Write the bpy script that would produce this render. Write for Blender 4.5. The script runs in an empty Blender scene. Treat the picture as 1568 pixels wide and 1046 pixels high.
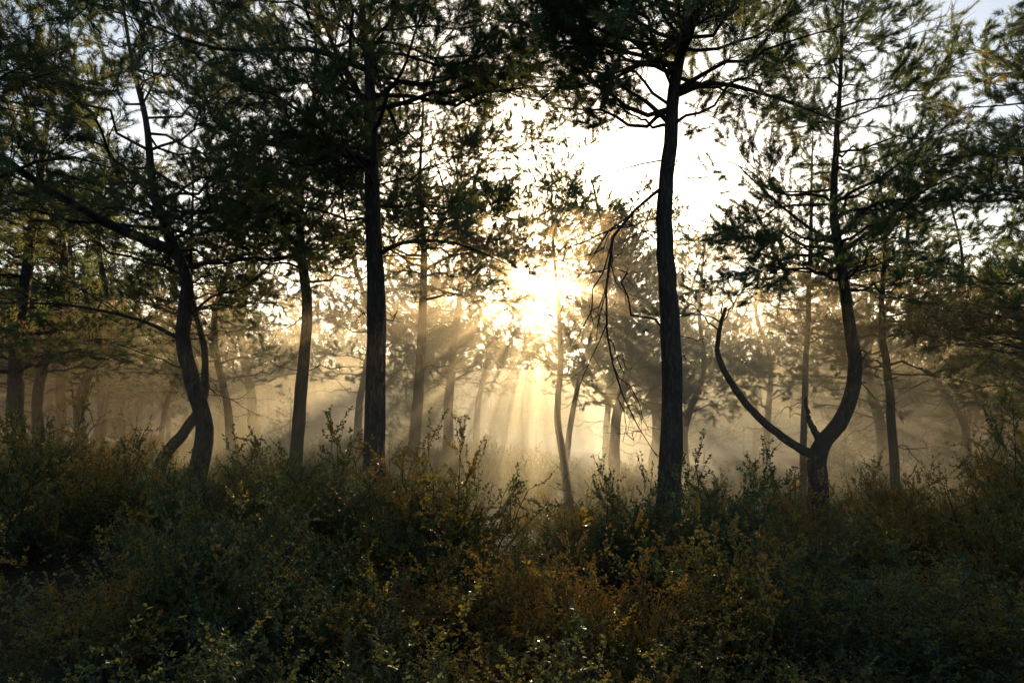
import bpy, math, numpy as np
from mathutils import Vector
rng = np.random.default_rng(11)
scene = bpy.context.scene

# ------------------------------------------------------------------ materials
def new_mat(name):
    m = bpy.data.materials.new(name); m.use_nodes = True
    nt = m.node_tree; nt.nodes.clear()
    return m, nt, nt.nodes, nt.links

def ramp(N, stops):
    r = N.new('ShaderNodeValToRGB'); e = r.color_ramp.elements
    while len(e) < len(stops): e.new(0.5)
    for i, (p, c) in enumerate(stops):
        e[i].position = p; e[i].color = (*c, 1)
    return r

def leaf_mat(name, stops, tstops, trans, rough, scale, spec=0.5, rnd=0.15, useobj=False):
    m, nt, N, L = new_mat(name)
    tc = N.new('ShaderNodeTexCoord'); oi = N.new('ShaderNodeObjectInfo')
    add = N.new('ShaderNodeVectorMath'); add.operation = 'ADD'
    L.new(tc.outputs['Object'], add.inputs[0]); 
    mul = N.new('ShaderNodeVectorMath'); mul.operation = 'SCALE'; mul.inputs[0].default_value = (37, 17, 9)
    L.new(oi.outputs['Random'], mul.inputs['Scale']); L.new(mul.outputs[0], add.inputs[1])
    nz = N.new('ShaderNodeTexNoise'); nz.inputs['Scale'].default_value = scale; nz.inputs['Detail'].default_value = 4
    nz.inputs['Roughness'].default_value = 0.7
    L.new(add.outputs[0], nz.inputs['Vector'])
    mr = N.new('ShaderNodeMath'); mr.operation = 'MULTIPLY_ADD'; mr.inputs[1].default_value = rnd
    L.new(nz.outputs['Fac'], mr.inputs[2])
    if useobj:   # tint stored on the object: random per plant, plus painted warm sunlight
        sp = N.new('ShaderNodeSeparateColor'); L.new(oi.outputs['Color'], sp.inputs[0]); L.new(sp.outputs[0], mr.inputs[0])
    else: L.new(oi.outputs['Random'], mr.inputs[0])
    sb = N.new('ShaderNodeMath'); sb.operation = 'SUBTRACT'; sb.inputs[1].default_value = rnd/2; L.new(mr.outputs[0], sb.inputs[0])
    r1 = ramp(N, stops); r2 = ramp(N, tstops)
    L.new(sb.outputs[0], r1.inputs['Fac']); L.new(sb.outputs[0], r2.inputs['Fac'])
    p = N.new('ShaderNodeBsdfPrincipled'); p.inputs['Roughness'].default_value = rough
    p.inputs['Specular IOR Level'].default_value = spec
    L.new(r1.outputs['Color'], p.inputs['Base Color'])
    t = N.new('ShaderNodeBsdfTranslucent'); L.new(r2.outputs['Color'], t.inputs['Color'])
    mx = N.new('ShaderNodeMixShader'); mx.inputs['Fac'].default_value = trans
    L.new(p.outputs[0], mx.inputs[1]); L.new(t.outputs[0], mx.inputs[2])
    o = N.new('ShaderNodeOutputMaterial'); L.new(mx.outputs[0], o.inputs['Surface'])
    return m

M_NEEDLE = leaf_mat('pine_needles',
    [(0.30, (0.018, 0.045, 0.034)), (0.5, (0.034, 0.072, 0.044)), (0.66, (0.06, 0.08, 0.035)), (0.76, (0.14, 0.075, 0.028))],
    [(0.30, (0.12, 0.24, 0.13)), (0.55, (0.25, 0.32, 0.11)), (0.76, (0.52, 0.30, 0.08))], 0.35, 0.55, 0.9, 0.3)
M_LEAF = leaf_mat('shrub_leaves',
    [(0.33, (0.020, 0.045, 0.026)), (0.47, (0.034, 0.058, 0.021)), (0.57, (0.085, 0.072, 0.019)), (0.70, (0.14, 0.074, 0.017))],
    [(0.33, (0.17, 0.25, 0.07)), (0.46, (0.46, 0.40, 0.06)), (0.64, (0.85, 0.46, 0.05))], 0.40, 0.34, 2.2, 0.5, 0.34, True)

def bark_mat(name, c1, c2, s=1.0):
    m, nt, N, L = new_mat(name)
    tc = N.new('ShaderNodeTexCoord'); mp = N.new('ShaderNodeMapping')
    mp.inputs['Scale'].default_value = (9*s, 9*s, 2.2*s)
    L.new(tc.outputs['Object'], mp.inputs['Vector'])
    v = N.new('ShaderNodeTexVoronoi'); v.inputs['Scale'].default_value = 2.2
    nz = N.new('ShaderNodeTexNoise'); nz.inputs['Scale'].default_value = 3; nz.inputs['Detail'].default_value = 7
    ad = N.new('ShaderNodeVectorMath'); ad.operation = 'ADD'
    L.new(mp.outputs[0], nz.inputs['Vector']); L.new(mp.outputs[0], ad.inputs[0]); L.new(nz.outputs['Color'], ad.inputs[1])
    L.new(ad.outputs[0], v.inputs['Vector'])
    r = ramp(N, [(0.1, c2), (0.6, c1)]); L.new(v.outputs['Distance'], r.inputs['Fac'])
    p = N.new('ShaderNodeBsdfPrincipled'); p.inputs['Roughness'].default_value = 0.9
    L.new(r.outputs['Color'], p.inputs['Base Color'])
    mth = N.new('ShaderNodeMath'); mth.operation = 'ADD'
    L.new(v.outputs['Distance'], mth.inputs[0]); L.new(nz.outputs['Fac'], mth.inputs[1])
    b = N.new('ShaderNodeBump'); b.inputs['Strength'].default_value = 0.9; b.inputs['Distance'].default_value = 0.03
    b.invert = True
    L.new(mth.outputs[0], b.inputs['Height']); L.new(b.outputs[0], p.inputs['Normal'])
    o = N.new('ShaderNodeOutputMaterial'); L.new(p.outputs[0], o.inputs['Surface'])
    return m
M_BARK = bark_mat('pine_bark', (0.026, 0.021, 0.018), (0.08, 0.062, 0.05))
M_TWIG = bark_mat('shrub_bark', (0.05, 0.035, 0.022), (0.09, 0.06, 0.04), 4)

# ------------------------------------------------------------------ mesh helpers
class Geo:
    def __init__(s): s.v=[]; s.t=[]; s.q=[]; s.n=0
    def add(s, verts, tris=None, quads=None, mat=0):
        verts = verts.reshape(-1, 3)
        if tris is not None: s.t.append((tris.reshape(-1, 3)+s.n, mat))
        if quads is not None: s.q.append((quads.reshape(-1, 4)+s.n, mat))
        s.v.append(verts); s.n += len(verts)
    def mesh(s, name, mats, smooth_mats=(0,)):
        me = bpy.data.meshes.new(name)
        V = np.concatenate(s.v).astype(np.float32)
        me.vertices.add(len(V)); me.vertices.foreach_set('co', V.ravel())
        li=[]; ls=[]; mi=[]; off=0
        for arr, k in ((s.t, 3), (s.q, 4)):
            for a, m in arr:
                li.append(a.ravel()); ls.append(off+np.arange(len(a))*k); off += a.size
                mi.append(np.full(len(a), m))
        li=np.concatenate(li).astype(np.int32); ls=np.concatenate(ls).astype(np.int32); mi=np.concatenate(mi).astype(np.int32)
        me.loops.add(len(li)); me.loops.foreach_set('vertex_index', li)
        me.polygons.add(len(ls)); me.polygons.foreach_set('loop_start', ls)
        for m in mats: me.materials.append(m)
        me.polygons.foreach_set('material_index', mi)
        me.polygons.foreach_set('use_smooth', np.isin(mi, smooth_mats))
        me.update(calc_edges=True)
        return me

def unit(a): return a/np.maximum(np.linalg.norm(a, axis=-1, keepdims=True), 1e-9)
def rvec(n): return unit(rng.normal(size=(n, 3)))

def tubes(g, P, R, sides, mat=0, rough=0.0):
    """P (N,K,3) centre lines, R (N,K) radii"""
    N, K, _ = P.shape
    T = unit(np.gradient(P, axis=1))
    ref = np.where(np.abs(T[..., 2:3]) > 0.8, np.array([0.92, 0.39, 0.0]), np.array([0.0, 0.1, 1.0]))
    if K > 8: ref = np.broadcast_to(ref[:, :1], T.shape)
    A = unit(np.cross(T, ref)); B = np.cross(T, A)
    th = np.arange(sides)*2*np.pi/sides
    c = np.cos(th)[None, None, :, None]; sn = np.sin(th)[None, None, :, None]
    Rr = R[:, :, None, None]
    if rough: Rr = Rr*(1+rough*rng.normal(size=(N, K, sides, 1)))
    V = P[:, :, None, :] + Rr*(A[:, :, None]*c + B[:, :, None]*sn)
    n = np.arange(N)[:, None, None]*K*sides; k = np.arange(K-1)[None, :, None]*sides
    s0 = np.arange(sides)[None, None, :]; s1 = (s0+1) % sides
    Q = np.stack([n+k+s0, n+k+s1, n+k+sides+s1, n+k+sides+s0], -1)
    g.add(V, quads=Q, mat=mat)

def interp(P, idx, s):
    K = P.shape[1]; f = s*(K-1); i = np.clip(np.floor(f).astype(int), 0, K-2); w = (f-i)[:, None]
    a = P[idx, i]; b = P[idx, i+1]
    return a*(1-w)+b*w, unit(b-a)

def strands(start, d, L, K, wob, grav):
    N = len(start); s = np.linspace(0, 1, K)
    P = start[:, None] + d[:, None]*L[:, None, None]*s[None, :, None]
    w = np.cumsum(rng.normal(size=(N, K, 3))*wob*L[:, None, None]/math.sqrt(K), axis=1)
    w -= w[:, :1]
    P = P + w
    g = np.broadcast_to(np.asarray(grav, float), (N,))
    P[:, :, 2] += g[:, None]*L[:, None]*s[None]**2
    return P

def smooth_path(pts, n):
    pts = np.array(pts, float)
    P = np.vstack([2*pts[0]-pts[1], pts, 2*pts[-1]-pts[-2]])
    seg = len(pts)-1; out = []
    for u in np.linspace(0, seg, n):
        i = min(int(u), seg-1); t = u-i
        a, b, c, d = P[i:i+4]
        out.append(0.5*((2*b)+(-a+c)*t+(2*a-5*b+4*c-d)*t*t+(-a+3*b-3*c+d)*t**3))
    return np.array(out)

def needles(g, pos, dr, n, ln, wd, spread, mat=1):
    N = len(pos)*n
    p = np.repeat(pos, n, 0) + rng.normal(size=(N, 3))*0.012
    d = unit(np.repeat(dr, n, 0)+rvec(N)*spread)
    l = ln*rng.uniform(0.6, 1.2, (N, 1))
    side = unit(np.cross(d, rvec(N)))*wd*0.5
    V = np.stack([p-side, p+side, p+d*l], 1)
    g.add(V, tris=np.arange(N*3).reshape(N, 3), mat=mat)

def foliate(g, sec, secL, alive, tuftk, nn, ln, wd, dens):
    """twigs and tufts on branchlets sec (N,K,3)"""
    cnt = np.maximum((secL*dens).astype(int), 2)
    idx = np.repeat(np.arange(len(sec)), cnt)
    s = rng.uniform(0.15, 1.0, len(idx))
    st, tg = interp(sec, idx, s)
    d = unit(tg*0.9 + rvec(len(idx))*0.8 + np.array([0, 0, 0.22]))
    L = rng.uniform(0.18, 0.52, len(idx))
    tw = strands(st, d, L, 3, 0.12, 0.12)
    R = np.linspace(1, 0.45, 3)[None]*np.full((len(idx), 1), 0.0042)
    tubes(g, tw, R, 3)
    keep = alive[idx]
    tw = tw[keep]
    if not len(tw): return
    # needles sit in pairs/fours all along the twig, thinner toward its base
    ii = np.repeat(np.arange(len(tw)), tuftk)
    ss = rng.uniform(0.1, 1.0, len(ii))**0.7
    p, t = interp(tw, ii, ss)
    needles(g, p, t, nn, ln, wd, 0.85)

def pine_geo(stems, crown, limbs=(), sub=3.9, dens=8.0, tuftk=28, nn=4, wd=0.0074, ln=0.11, dead=(0, 0, 0)):
    """stems: list of (points, r0, r1). crown: list of dict(stem,z0,z1,n,L0,L1,rise,az)"""
    g = Geo(); SP = []
    for pts, r0, r1 in stems:
        P = smooth_path(pts, 40)
        P[1:, :2] += np.cumsum(rng.normal(size=(39, 2))*0.008, 0)
        u = np.linspace(0, 1, 40); R = r0*(1-u)**0.9+r1
        R = R*(1+0.25*np.exp(-u*18)*(r0 > 0.12))
        tubes(g, P[None], R[None], 12, rough=0.035)
        SP.append((P, R))
    prim = []; pr = []; pl = []; pa = []
    for pts, r0, r1, alive in limbs:
        prim.append(smooth_path(pts, 10)); pr.append((r0, r1))
        pl.append(np.linalg.norm(np.diff(prim[-1], axis=0), axis=1).sum()); pa.append(alive)
    for c in crown:
        P, R = SP[c.get('stem', 0)]
        for k in range(c['n']):
            f = (k+rng.uniform(0, 1))/c['n']; z = c['z0']+(c['z1']-c['z0'])*f
            j = int(np.argmin(np.abs(P[:, 2]-z)))
            az0, az1 = c.get('az', (0, 360)); az = math.radians(rng.uniform(az0, az1))
            L = (c['L0']+(c['L1']-c['L0'])*f)*rng.uniform(0.6, 1.15)
            ri = c.get('rise', 0.35)*rng.uniform(0.3, 1.5)
            d = unit(np.array([math.cos(az), math.sin(az), ri]))
            b = strands(P[j][None], d[None], np.array([L]), 10, 0.10, c.get('grav', 0.0)+rng.normal()*0.10)[0]
            prim.append(b); r = min(R[j]*0.42, 0.010+0.011*L); pr.append((r, 0.005)); pl.append(L)
            pa.append(c.get('alive', 1.0))
    prim = np.array(prim); pl = np.array(pl); pa = np.array(pa)
    R = np.array([np.linspace(a, b, 10) for a, b in pr])
    tubes(g, prim, R, 6, rough=0.05)
    cnt = np.maximum((pl*sub).astype(int), 2)
    idx = np.repeat(np.arange(len(prim)), cnt)
    s = rng.uniform(0.22, 1.0, len(idx))
    st, tg = interp(prim, idx, s)
    up = np.array([0, 0, 1.0]); side = unit(np.cross(tg, up))*np.where(rng.random(len(idx)) < 0.5, -1, 1)[:, None]
    d = unit(tg*rng.uniform(0.4, 1.0, (len(idx), 1))+side*rng.uniform(0.4, 1.0, (len(idx), 1))+rng.normal(size=(len(idx), 3))*0.3+up*0.12)
    L = pl[idx]*0.30*(1.15-s)+rng.uniform(0.25, 0.6, len(idx))
    sec = strands(st, d, L, 6, 0.13, rng.normal(size=len(idx))*0.15)
    tubes(g, sec, np.linspace(1, 0.4, 6)[None]*(0.0045+0.005*L)[:, None], 4)
    alive = rng.random(len(idx)) < pa[idx]*0.93
    foliate(g, sec, L, alive, tuftk, nn, ln, wd, dens)
    # bare dead snags low on the stem
    n, z0, z1 = dead
    if n:
        P, Rr = SP[0]
        z = rng.uniform(z0, z1, n); j = np.array([int(np.argmin(np.abs(P[:, 2]-q))) for q in z])
        az = rng.uniform(0, 2*np.pi, n)
        d = unit(np.stack([np.cos(az), np.sin(az), rng.uniform(-0.35, 0.4, n)], -1)); L = rng.uniform(0.4, 1.9, n)
        b = strands(P[j], d, L, 8, 0.16, rng.normal(size=n)*0.2-0.05)
        tubes(g, b, np.linspace(1, 0.25, 8)[None]*(0.007+0.006*L)[:, None], 5)
        idx = np.repeat(np.arange(n), 7); s = rng.uniform(0.3, 1, len(idx)); st, tg = interp(b, idx, s)
        d = unit(tg+rvec(len(idx))*0.9); L2 = L[idx]*rng.uniform(0.1, 0.4, len(idx))
        tubes(g, strands(st, d, L2, 5, 0.15, -0.1), np.linspace(1, 0.4, 5)[None]*np.full((len(idx), 1), 0.0045), 3)
    return g

def put(name, me, loc=(0, 0, 0), rz=0, sc=1, parent=None):
    o = bpy.data.objects.new(name, me); scene.collection.objects.link(o)
    o.location = loc; o.rotation_euler = (0, 0, rz); o.scale = (sc,)*3 if np.isscalar(sc) else sc
    if parent: o.parent = parent
    return o

def tree(name, base, stems, crown, **kw):
    """points are given relative to base (metres)"""
    g = pine_geo(stems, crown, **kw)
    return put(name, g.mesh(name, [M_BARK, M_NEEDLE]), loc=(base[0], base[1], base[2] if len(base) > 2 else 0))

def rel(bx, pts):  # (x_world, dy, z) -> relative
    return [(x-bx, dy, z) for x, dy, z in pts]

# ------------------------------------------------------------------ ground
def gz(x, y):
    return (0.12*np.sin(x*0.35+1)*np.cos(y*0.28)+0.08*np.sin(x*0.9+y*0.7)
            - 1.1*np.clip((x+2)/7, 0, 1)*np.clip((y-9.5)/11, 0, 1)
            + 0.10*np.clip(y-58, 0, 200)*np.clip((y-58)/40, 0, 1))
nx = 221
xs = np.sign(np.linspace(-1, 1, nx))*np.abs(np.linspace(-1, 1, nx))**2.6*700
X, Y = np.meshgrid(xs, xs+12, indexing='ij')
Z = gz(X, Y)
G = Geo(); V = np.stack([X, Y, Z], -1)
i, j = np.meshgrid(np.arange(nx-1), np.arange(nx-1), indexing='ij')
G.add(V, quads=np.stack([i*nx+j, (i+1)*nx+j, (i+1)*nx+j+1, i*nx+j+1], -1))
m, nt, N, L = new_mat('forest_soil')
tc = N.new('ShaderNodeTexCoord'); n1 = N.new('ShaderNodeTexNoise'); n1.inputs['Scale'].default_value = 9; n1.inputs['Detail'].default_value = 10
n2 = N.new('ShaderNodeTexNoise'); n2.inputs['Scale'].default_value = 0.5
L.new(tc.outputs['Object'], n1.inputs['Vector']); L.new(tc.outputs['Object'], n2.inputs['Vector'])
r = ramp(N, [(0.35, (0.014, 0.007, 0.005)), (0.5, (0.045, 0.022, 0.013)), (0.65, (0.085, 0.048, 0.028))])
L.new(n1.outputs['Fac'], r.inputs['Fac'])
mx = N.new('ShaderNodeMix'); mx.data_type = 'RGBA'; mx.inputs['B'].default_value = (0.03, 0.03, 0.015, 1)
L.new(n2.outputs['Fac'], mx.inputs['Factor']); L.new(r.outputs['Color'], mx.inputs['A'])
p = N.new('ShaderNodeBsdfPrincipled'); p.inputs['Roughness'].default_value = 0.95; p.inputs['Specular IOR Level'].default_value = 0.1; L.new(mx.outputs['Result'], p.inputs['Base Color'])
b = N.new('ShaderNodeBump'); b.inputs['Strength'].default_value = 1; b.inputs['Distance'].default_value = 0.04
L.new(n1.outputs['Fac'], b.inputs['Height']); L.new(b.outputs[0], p.inputs['Normal'])
o = N.new('ShaderNodeOutputMaterial'); L.new(p.outputs[0], o.inputs['Surface'])
put('ground', G.mesh('ground', [m]))

# ------------------------------------------------------------------ main pines
# right-of-centre tall pine, 10 m away
bx = 2.28
tree('pine_tree', (bx, 10),
     [(rel(bx, [(2.28, 0, -0.4), (2.28, 0, .85), (2.31, 0, 2.28), (2.26, 0, 3.72), (2.21, 0, 4.87), (2.28, 0, 5.82), (2.37, 0, 6.88), (2.5, 0, 7.6), (2.6, .1, 8.6), (2.8, .2, 11.2)]), 0.165, 0.02),
      (rel(bx, [(2.42, 0, 7.2), (2.75, -.2, 7.9), (3.0, -.3, 8.8), (3.1, -.3, 10.4)]), 0.08, 0.01)],
     [dict(z0=6.6, z1=10.8, n=26, L0=3.8, L1=1.8, rise=.3), dict(stem=1, z0=7.6, z1=10.2, n=10, L0=2.6, L1=1.5, rise=.4),
      dict(z0=6.1, z1=8.2, n=18, L0=2.2, L1=3.8, rise=.35, az=(130, 250)), dict(z0=6.2, z1=7.6, n=5, L0=2.4, L1=3, rise=.1, az=(-50, 60), alive=.8)],
     limbs=[(rel(bx, [(2.24, 0, 5.3), (1.95, -.1, 5.05), (1.45, -.2, 4.5), (1.35, -.2, 3.4), (1.45, -.2, 2.66), (1.68, -.25, 2.0), (2.07, -.3, 1.33)]), .03, .005, 0.0),
            (rel(bx, [(2.31, 0, 6.2), (2.0, 0, 6.5), (1.6, .2, 6.9), (1.2, .4, 7.6)]), .04, .008, .9),
            (rel(bx, [(2.35, 0, 6.6), (2.9, -.2, 6.7), (3.7, -.4, 6.4), (4.6, -.5, 6.0)]), .045, .008, .8)],
     dead=(8, 2.4, 6.0))
# centre-left thick pine, 12 m
bx = -2.42
tree('pine_tree', (bx, 12),
     [(rel(bx, [(-2.42, 0, -.3), (-2.42, 0, 1.2), (-2.40, 0, 3.5), (-2.46, 0, 5.2), (-2.49, 0, 6.95), (-2.51, 0, 7.87), (-2.63, 0, 9.25), (-2.7, 0, 12.5)]), 0.20, 0.02)],
     [dict(z0=6.2, z1=12.0, n=42, L0=4.6, L1=2.0, rise=.25), dict(z0=5.0, z1=7.0, n=8, L0=2.2, L1=3.5, rise=.2), dict(z0=7.0, z1=8.6, n=5, L0=4, L1=4, rise=.15, az=(-30, 20))],
     limbs=[(rel(bx, [(-2.47, 0, 7.3), (-2.9, -.1, 7.9), (-3.3, -.3, 8.9), (-3.6, -.4, 10)]), .06, .012, 1),
            (rel(bx, [(-2.45, 0, 4.7), (-1.9, -.1, 4.95), (-1.0, -.3, 4.9), (-.1, -.5, 4.5)]), .05, .01, 1),
            (rel(bx, [(-2.5, 0, 8.0), (-3.4, -.5, 8.1), (-4.8, -.9, 7.9), (-6.2, -1.2, 8.3)]), .06, .01, 1)],
     dead=(14, 2.6, 6.3))
# left slim pine, 17 m
bx = -5.35
tree('pine_tree', (bx, 17),
     [(rel(bx, [(-5.35, 0, -.3), (-5.4, 0, .6), (-5.27, 0, 2.55), (-5.11, 0, 4.5), (-5.27, 0, 6.13), (-5.3, 0, 7.43), (-5.1, 0, 8.57), (-4.95, 0, 10), (-4.87, 0, 13)]), 0.17, 0.02)],
     [dict(z0=5.4, z1=12.8, n=42, L0=3.7, L1=1.8, rise=.2)], dead=(12, 3, 7.5), wd=.008)
# left leaning pine with heavy limbs, 14 m
bx = -6.5
tree('pine_tree', (bx, 14),
     [(rel(bx, [(-6.5, 0, -.3), (-6.48, 0, .56), (-6.32, 0, 1.63), (-6.55, 0, 2.57), (-6.78, 0, 3.5), (-6.69, 0, 4.7), (-6.95, 0, 5.38), (-7.36, 0, 6.45), (-7.5, 0, 7.8), (-7.8, 0, 9.1), (-8.2, 0, 11.5)]), 0.19, 0.02)],
     [dict(z0=5.6, z1=11.2, n=34, L0=4.4, L1=2.2, rise=.2), dict(z0=4.8, z1=6.4, n=11, L0=3.2, L1=3.6, rise=.12)],
     limbs=[(rel(bx, [(-6.9, 0, 5.3), (-7.9, -.6, 5.7), (-8.5, -1.6, 6.1), (-8.9, -2.6, 6.5), (-9.5, -3.5, 6.9)]), .11, .03, .9),
            (rel(bx, [(-6.76, 0, 3.5), (-7.6, -.2, 3.9), (-9.0, -.5, 4.15), (-10.6, -.8, 4.1)]), .05, .012, .35),
            (rel(bx, [(-6.7, 0, 3.9), (-6.2, .1, 4.4), (-5.6, .2, 4.6), (-4.9, .2, 5.2)]), .03, .008, .3)],
     dead=(16, 2.3, 5.2), wd=.0074)
# small bowed pine behind it
bx = -8.3
tree('pine_tree', (bx, 16),
     [(rel(bx, [(-8.3, 0, -.3), (-8.2, 0, .9), (-7.7, .1, 1.6), (-7.35, .2, 2.4), (-7.4, .3, 3.6), (-7.7, .3, 5.2), (-7.6, .3, 8)]), 0.15, 0.015)],
     [dict(z0=4.0, z1=7.8, n=22, L0=2.6, L1=1.4, rise=.2)], dead=(8, 2, 4))
# pine behind the centre-left one, 20 m
bx = -2.95
tree('pine_tree', (bx, 20),
     [(rel(bx, [(-2.95, 0, -.4), (-2.9, 0, 1), (-2.76, 0, 2.67), (-2.6, 0, 4.96), (-2.56, 0, 6.9), (-2.65, 0, 8.4), (-2.5, 0, 12)]), 0.19, 0.02)],
     [dict(z0=5.4, z1=11.8, n=40, L0=3.5, L1=1.6, rise=.15), dict(z0=6.8, z1=9.4, n=9, L0=3.6, L1=3.8, rise=.1, az=(-40, 40))],
     limbs=[(rel(bx, [(-2.6, 0, 6.2), (-1.8, -.1, 6.6), (-.9, -.2, 6.7), (-.1, -.3, 6.5)]), .05, .01, 1)],
     dead=(14, 3, 6), wd=.010)
# slim sunlit pine near the sun, 24 m
bx = 1.88
tree('pine_tree', (bx, 24),
     [(rel(bx, [(1.95, 0, -1.4), (1.8, 0, .3), (1.56, 0, 1.9), (1.7, 0, 3.74), (1.63, 0, 6), (1.47, 0, 7.9), (1.4, 0, 10.8)]), 0.15, 0.015),
      (rel(bx, [(1.9, 0, .4), (2.25, .2, 2.8), (2.7, .3, 4.6), (3.3, .4, 6.4), (3.6, .4, 9.4)]), 0.10, 0.012)],
     [dict(z0=3.2, z1=5.8, n=14, L0=2.4, L1=1.8, rise=.2, alive=.8), dict(z0=7.3, z1=10.8, n=28, L0=2.5, L1=1.1, rise=.3, alive=.97),
      dict(z0=5.8, z1=7.6, n=6, L0=1.5, L1=1.8, rise=.3, az=(-70, 70)),
      dict(stem=1, z0=4, z1=9.2, n=30, L0=2.4, L1=1.2, rise=.3, alive=.95, az=(-100, 100))],
     dead=(8, 2.2, 5), wd=.0105)
# right forked pine, 13 m
bx = 5.83
tree('pine_tree', (bx, 13),
     [(rel(bx, [(5.83, 0, -.8), (5.84, 0, .6), (5.86, 0, 1.28), (6.29, 0, 1.9), (6.52, 0, 2.65), (6.42, 0, 3.64), (6.29, 0, 4.64), (6.13, 0, 5.76), (6.15, 0, 7), (6.23, 0, 8.24), (6.3, 0, 10.8)]), 0.18, 0.015),
      (rel(bx, [(5.88, 0, 1.15), (5.49, 0, 1.33), (4.93, 0, 1.78), (4.37, 0, 2.4), (4.03, 0, 3.02), (4.03, 0, 3.52), (4.16, 0, 4.0)]), 0.065, 0.03),
      (rel(bx, [(5.92, 0, 1.4), (5.72, .1, 1.8), (5.68, .1, 2.3)]), 0.06, 0.02)],
     [dict(z0=5.3, z1=10.5, n=34, L0=3.0, L1=1.4, rise=.3, alive=.95), dict(z0=4.2, z1=5.5, n=10, L0=2.4, L1=3, rise=.2, alive=.9),
      dict(stem=1, z0=3.5, z1=4.0, n=5, L0=1.3, L1=1.3, rise=.5, alive=.8)],
     limbs=[(rel(bx, [(6.2, 0, 5.2), (5.6, -.1, 5.5), (4.9, -.2, 6.0), (4.2, -.3, 6.6)]), .04, .01, .9),
            (rel(bx, [(6.2, 0, 5.0), (7.0, -.1, 5.6), (7.8, -.2, 6.2), (8.8, -.3, 6.6)]), .045, .01, .95)],
     dead=(12, 2.6, 5.2), wd=.0084)
# slim pines on the right
bx = 8.5
tree('pine_tree', (bx, 20, -.6),
     [(rel(bx, [(8.5, 0, -.9), (8.54, 0, 3.2), (8.63, 0, 6.4), (8.7, 0, 9), (8.75, 0, 11)]), 0.10, 0.012)],
     [dict(z0=4.5, z1=10.8, n=30, L0=2.4, L1=1, rise=.2, alive=.9)], dead=(12, 2, 6), wd=.010)
bx = 10.2
tree('pine_tree', (bx, 18, -.5),
     [(rel(bx, [(10.2, 0, -.9), (10.0, 0, 3), (9.8, 0, 4.8), (9.9, 0, 7), (9.8, 0, 9)]), 0.12, 0.012)],
     [dict(z0=3.4, z1=8.8, n=34, L0=2.8, L1=1.4, rise=.05, alive=.95)], dead=(10, 1.5, 4), wd=.010)
bx = 10.9
tree('pine_tree', (bx, 13.5),
     [(rel(bx, [(10.9, 0, -.9), (10.7, 0, 2.5), (10.5, 0, 5), (10.7, 0, 8), (10.5, 0, 11)]), 0.16, 0.015)],
     [dict(z0=3.6, z1=10.8, n=36, L0=3.2, L1=1.8, rise=.15)], dead=(10, 1.5, 4))
# pines just outside the frame whose boughs hang in
tree('pine_tree', (-7.6, 7.5),
     [([(0, 0, -.3), (.1, 0, 3), (-.1, 0, 6), (.2, 0, 10)], 0.17, 0.02)],
     [dict(z0=4.4, z1=9.2, n=26, L0=4.0, L1=2.4, rise=.15)])
tree('pine_tree', (9.2, 8.5),
     [([(0, 0, -.3), (-.1, 0, 3), (.1, 0, 6), (-.1, 0, 10)], 0.17, 0.02)],
     [dict(z0=5.2, z1=9.2, n=28, L0=4.2, L1=2.4, rise=.25)])
tree('pine_tree', (-2.0, 1.2, 0),
     [([(0, 0, -.3), (.1, .1, 3), (.2, .4, 6), (.3, .8, 9)], 0.17, 0.02)],
     [dict(z0=5.0, z1=7.6, n=17, L0=6.0, L1=5.0, rise=.12, az=(15, 150))])

# ------------------------------------------------------------------ background forest
def empty(name):
    e = bpy.data.objects.new(name, None); scene.collection.objects.link(e); return e
forest = empty('distant_pine_forest')
vars_ = []
for k in range(6):
    h = [9, 10.5, 11.5, 8.5, 10, 11][k]
    a = rng.normal(size=(4, 2))*0.4
    pts = [(0, 0, -.4), (a[0, 0]*.5, a[0, 1]*.5, h*.2), (a[1, 0], a[1, 1], h*.45), (a[2, 0], a[2, 1], h*.7), (a[3, 0], a[3, 1], h)]
    g = pine_geo([(pts, 0.12+.015*k, 0.015)], [dict(z0=h*.24, z1=h*.97, n=42, L0=3.2, L1=1.2, rise=.2, alive=.95)],
                 sub=3.2, dens=5, tuftk=14, nn=4, wd=0.017, ln=0.16, dead=(12, h*.12, h*.42))
    vars_.append((g.mesh('background_pine_%d' % k, [M_BARK, M_NEEDLE]), h))
young_ = []
for k in range(3):
    h = [4.5, 5.5, 3.6][k]
    g = pine_geo([([(0, 0, -.3), (.1, 0, h*.4), (-.1, .1, h*.7), (0, 0, h)], .06, .01)], [dict(z0=.5, z1=h*.97, n=34, L0=1.7, L1=.5, rise=.35, alive=.95)],
                 sub=4, dens=6, tuftk=10, nn=4, wd=0.018, ln=0.14)
    young_.append((g.mesh('young_pine_%d' % k, [M_BARK, M_NEEDLE]), h))
placed = []
def bgtree(x, y, hs=None, pool=None):
    pool = pool or vars_
    me, h = pool[rng.integers(len(pool))]
    s = hs/h if hs else rng.uniform(0.85, 1.2)
    put('pine', me, (x, y, float(gz(x, y))), rng.uniform(0, 6.28), s, forest); placed.append((x, y))
for x, y, hh in [(-9.0, 22, 11), (-15.5, 25, 12), (-17.5, 22, 12), (-13, 19, 12), (-6.2, 27, 12.5), (-11, 29, 13), (7.6, 29, 11), (-2.6, 28, 12.5), (-11, 15.5, 11),
                 (13, 24, 12), (15, 19, 11), (17, 26, 12), (-20, 30, 12), (-4.5, 33, 13), (-16, 17, 12), (11.5, 31, 12), (8.6, 34, 12), (13.5, 15, 11.5),
                 (4.1, 27, 12.6), (6.4, 32, 13), (4.9, 36, 14.5), (-2.0, 37, 13.5), (17, 20, 12)]:
    bgtree(x, y, hh)
tries = 0
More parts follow.
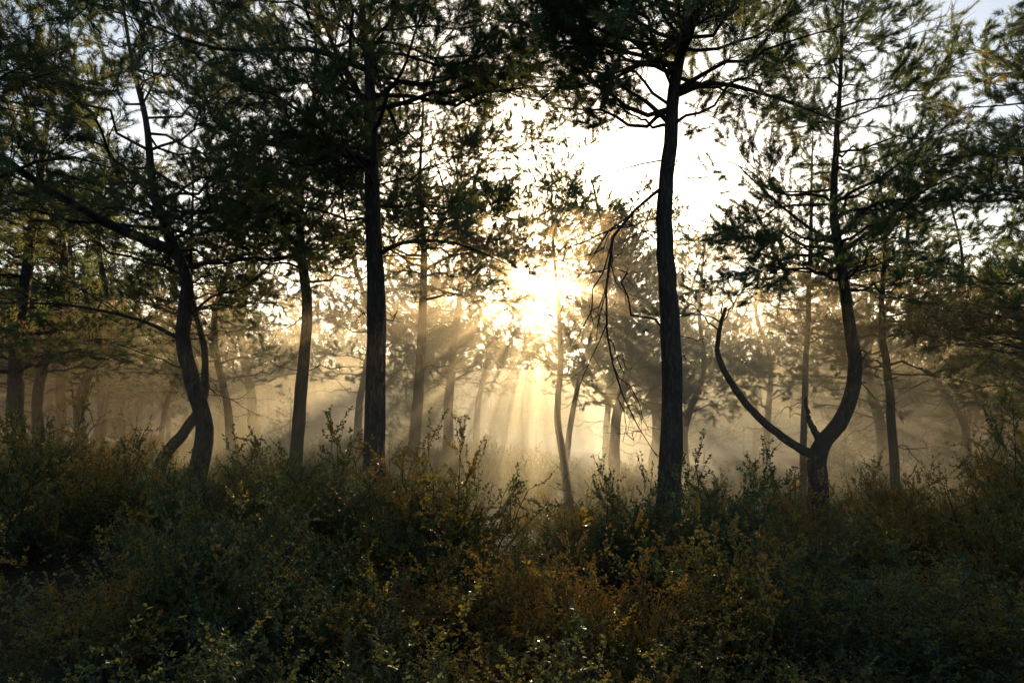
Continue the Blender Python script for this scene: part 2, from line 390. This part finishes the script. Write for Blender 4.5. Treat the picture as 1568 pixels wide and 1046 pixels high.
while len(placed) < 165 and tries < 6000:
    tries += 1
    y = 30+84*rng.random(); x = rng.uniform(-1, 1)*(y*0.9+6)
    if any((x-a)**2+(y-b)**2 < 10+y*.12 for a, b in placed): continue
    # a stand of younger, lower trees fills the middle of the valley
    young = -0.05*y < x < 0.40*y
    if young and y < 50: continue
    hh = rng.uniform(10, 13) if young else rng.uniform(10, 14.5)
    if abs(x-.04*y) < 2.8: hh = min(hh, .15*y)
    bgtree(x, y, hh)
for k in range(90):
    y = rng.uniform(26, 80); x = rng.uniform(-1, 1)*(y*0.85+4)
    if -3 < x < 9 and y < 44: continue
    bgtree(x, y, rng.uniform(2.6, 5.2), young_)

# ------------------------------------------------------------------ shrubs
def shrub_geo(nst, h, w, leaf, nl):
    g = Geo()
    az = rng.uniform(0, 2*np.pi, nst); rr = rng.uniform(0, .25, nst)
    st = np.stack([np.cos(az)*rr*w, np.sin(az)*rr*w, np.full(nst, -.05)], -1)
    lean = rng.uniform(0.05, .75, nst)*w
    d = unit(np.stack([np.cos(az)*lean, np.sin(az)*lean, np.ones(nst)], -1)); L = h*rng.uniform(.5, 1.1, nst)
    P = strands(st, d, L, 8, .10, -.05)
    tubes(g, P, np.linspace(1, .3, 8)[None]*np.full((nst, 1), .006), 4)
    n2 = 16; idx = np.repeat(np.arange(nst), n2); s = rng.uniform(.18, 1, len(idx))
    s0, tg = interp(P, idx, s)
    d = unit(tg*.6+rvec(len(idx))*.9+np.array([0, 0, .25])); L2 = rng.uniform(.08, .26, len(idx))*h
    tw = strands(s0, d, L2, 4, .12, .05)
    tubes(g, tw, np.linspace(1, .4, 4)[None]*np.full((len(idx), 1), .0024), 3)
    ii = np.repeat(np.arange(len(tw)), nl); n = len(ii)
    p, t = interp(tw, ii, rng.uniform(.1, 1, n))
    ld = unit(t*.6+rvec(n)*.9+np.array([0, 0, .3]))
    sd = unit(np.cross(ld, rvec(n))); nm = np.cross(ld, sd)
    ll = leaf*rng.uniform(.5, 1.3, (n, 1)); ww = ll*.29
    V = np.stack([p, p+ld*ll*.5-sd*ww+nm*ll*.07, p+ld*ll, p+ld*ll*.5+sd*ww+nm*ll*.07], 1)
    b = np.arange(n)[:, None]*4
    g.add(V, tris=np.concatenate([b+[0, 1, 2], b+[0, 2, 3]]), mat=1)
    return g
SH = [shrub_geo(28, 1.0, 1.1, .025, 23).mesh('shrub_a', [M_TWIG, M_LEAF]),
      shrub_geo(32, .8, 1.3, .023, 24).mesh('shrub_b', [M_TWIG, M_LEAF]),
      shrub_geo(20, 1.25, .6, .027, 28).mesh('shrub_c', [M_TWIG, M_LEAF]),
      shrub_geo(28, 1.1, 1.2, .025, 22).mesh('shrub_d', [M_TWIG, M_LEAF])]
def shrub(x, y, s, k=None, parent=None, wide=1.0, tint=None):
    me = SH[rng.integers(4) if k is None else k]
    o = put('shrub', me, (x, y, float(gz(x, y))), rng.uniform(0, 6.28), (s*wide*rng.uniform(.9, 1.15), s*wide*rng.uniform(.9, 1.15), s), parent)
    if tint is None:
        sun_amber = max(math.exp(-((x-.5)/1.3)**2-((y-5.4)/1.7)**2), .8*math.exp(-((x-5.3)/1.6)**2-((y-9)/3)**2), .8*math.exp(-((x+.8)/1.2)**2-((y-8.5)/1.6)**2))  # sun glow on three groups of shrubs, painted in as leaf colour
        tint = min(1, max(0, .17+.62*sun_amber+rng.normal()*.18+(.22 if y > 9 else 0)))
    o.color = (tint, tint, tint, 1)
    return o
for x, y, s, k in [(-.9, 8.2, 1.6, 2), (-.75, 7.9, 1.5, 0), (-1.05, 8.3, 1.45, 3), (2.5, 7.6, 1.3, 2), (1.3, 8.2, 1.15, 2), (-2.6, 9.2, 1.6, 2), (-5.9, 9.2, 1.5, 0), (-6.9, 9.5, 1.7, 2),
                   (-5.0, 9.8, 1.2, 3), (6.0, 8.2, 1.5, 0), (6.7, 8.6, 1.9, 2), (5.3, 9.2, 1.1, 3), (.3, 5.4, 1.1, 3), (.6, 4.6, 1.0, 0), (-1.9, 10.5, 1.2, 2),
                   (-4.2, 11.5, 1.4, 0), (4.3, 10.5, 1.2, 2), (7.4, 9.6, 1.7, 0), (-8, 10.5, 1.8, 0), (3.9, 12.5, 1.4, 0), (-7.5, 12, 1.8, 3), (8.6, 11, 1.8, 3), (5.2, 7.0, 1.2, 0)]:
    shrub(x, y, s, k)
under = empty('undergrowth')
y = 2.7
while y < 34:
    st = 0.68 if y < 6 else (0.9 if y < 11 else 1.6)
    W = y*.9+2
    for x in np.arange(-W, W, st):
        xx = x+rng.uniform(-.5, .5)*st; yy = y+rng.uniform(-.5, .5)*st
        if (xx+5.0)**2+((yy-6.3)/1.5)**2 < 1.4: continue
        if xx < -2.6 and yy < 5.6 and rng.random() < .4: continue
        lump = .5+.5*math.sin(xx*1.5+1.3*math.sin(yy*.9))*math.cos(yy*1.15+.7*math.sin(xx*.8+2))
        s = (.42+.75*lump)*rng.uniform(.75, 1.15)
        if yy > 11: s *= 1.2 if xx < -1 else 1.0
        elif yy > 5.5 and -2.4 < xx < 4.5: s = min(s, rng.uniform(.6, .92))
        if yy < 4.5: s = min(s*.85, .85)
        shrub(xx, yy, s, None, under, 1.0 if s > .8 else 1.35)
    y += st

# ------------------------------------------------------------------ mist
def mist(name, loc, rad, lobes, col):
    """mist with a broad and a narrow forward-scattering lobe (water droplets)"""
    bpy.ops.mesh.primitive_uv_sphere_add(segments=48, ring_count=24, location=loc)
    o = bpy.context.object; o.name = name; o.scale = rad
    m, nt, N, L = new_mat(name+'_air')
    out = N.new('ShaderNodeOutputMaterial'); last = None
    for dens, g in lobes:
        v = N.new('ShaderNodeVolumeScatter'); v.inputs['Density'].default_value = dens
        v.inputs['Anisotropy'].default_value = g; v.inputs['Color'].default_value = (*col, 1)
        if last is None: last = v
        else:
            a = N.new('ShaderNodeAddShader'); L.new(last.outputs[0], a.inputs[0]); L.new(v.outputs[0], a.inputs[1]); last = a
    L.new(last.outputs[0], out.inputs['Volume'])
    o.data.materials.append(m); return o
mist('mist_bank', (1.5, 33, 0), (15, 22, 10), [(0.026, 0.62), (0.0009, 0.965)], (1, .78, .46))
mist('mist_veil', (2.0, 36, 0), (30, 28, 8), [(0.012, 0.60)], (1, .78, .48))

# ------------------------------------------------------------------ light
EL, AZ = math.radians(11.5), math.radians(2.3)
w = bpy.data.worlds.new('World'); scene.world = w; w.use_nodes = True
N = w.node_tree.nodes; L = w.node_tree.links
sky = N.new('ShaderNodeTexSky'); sky.sky_type = 'NISHITA'; sky.sun_disc = False
sky.sun_elevation = EL; sky.sun_rotation = AZ; sky.dust_density = 2.0
L.new(sky.outputs[0], N['Background'].inputs['Color']); N['Background'].inputs['Strength'].default_value = 0.22
sl = bpy.data.lights.new('sun', 'SUN'); sl.energy = 13.5; sl.angle = math.radians(.5); sl.color = (1, .63, .29)
so = bpy.data.objects.new('sun', sl); scene.collection.objects.link(so)
dv = -Vector((math.sin(AZ)*math.cos(EL), math.cos(AZ)*math.cos(EL), math.sin(EL)))
so.rotation_euler = dv.to_track_quat('-Z', 'Y').to_euler()

# ------------------------------------------------------------------ camera
cam = bpy.data.cameras.new('camera'); co = bpy.data.objects.new('camera', cam); scene.collection.objects.link(co)
cam.lens = 24; cam.sensor_width = 36; cam.shift_y = 0.0746; cam.clip_end = 3000
co.location = (0, 0, 1.9); co.rotation_euler = (math.radians(90), 0, 0)
scene.camera = co
scene.view_settings.view_transform = 'Standard'
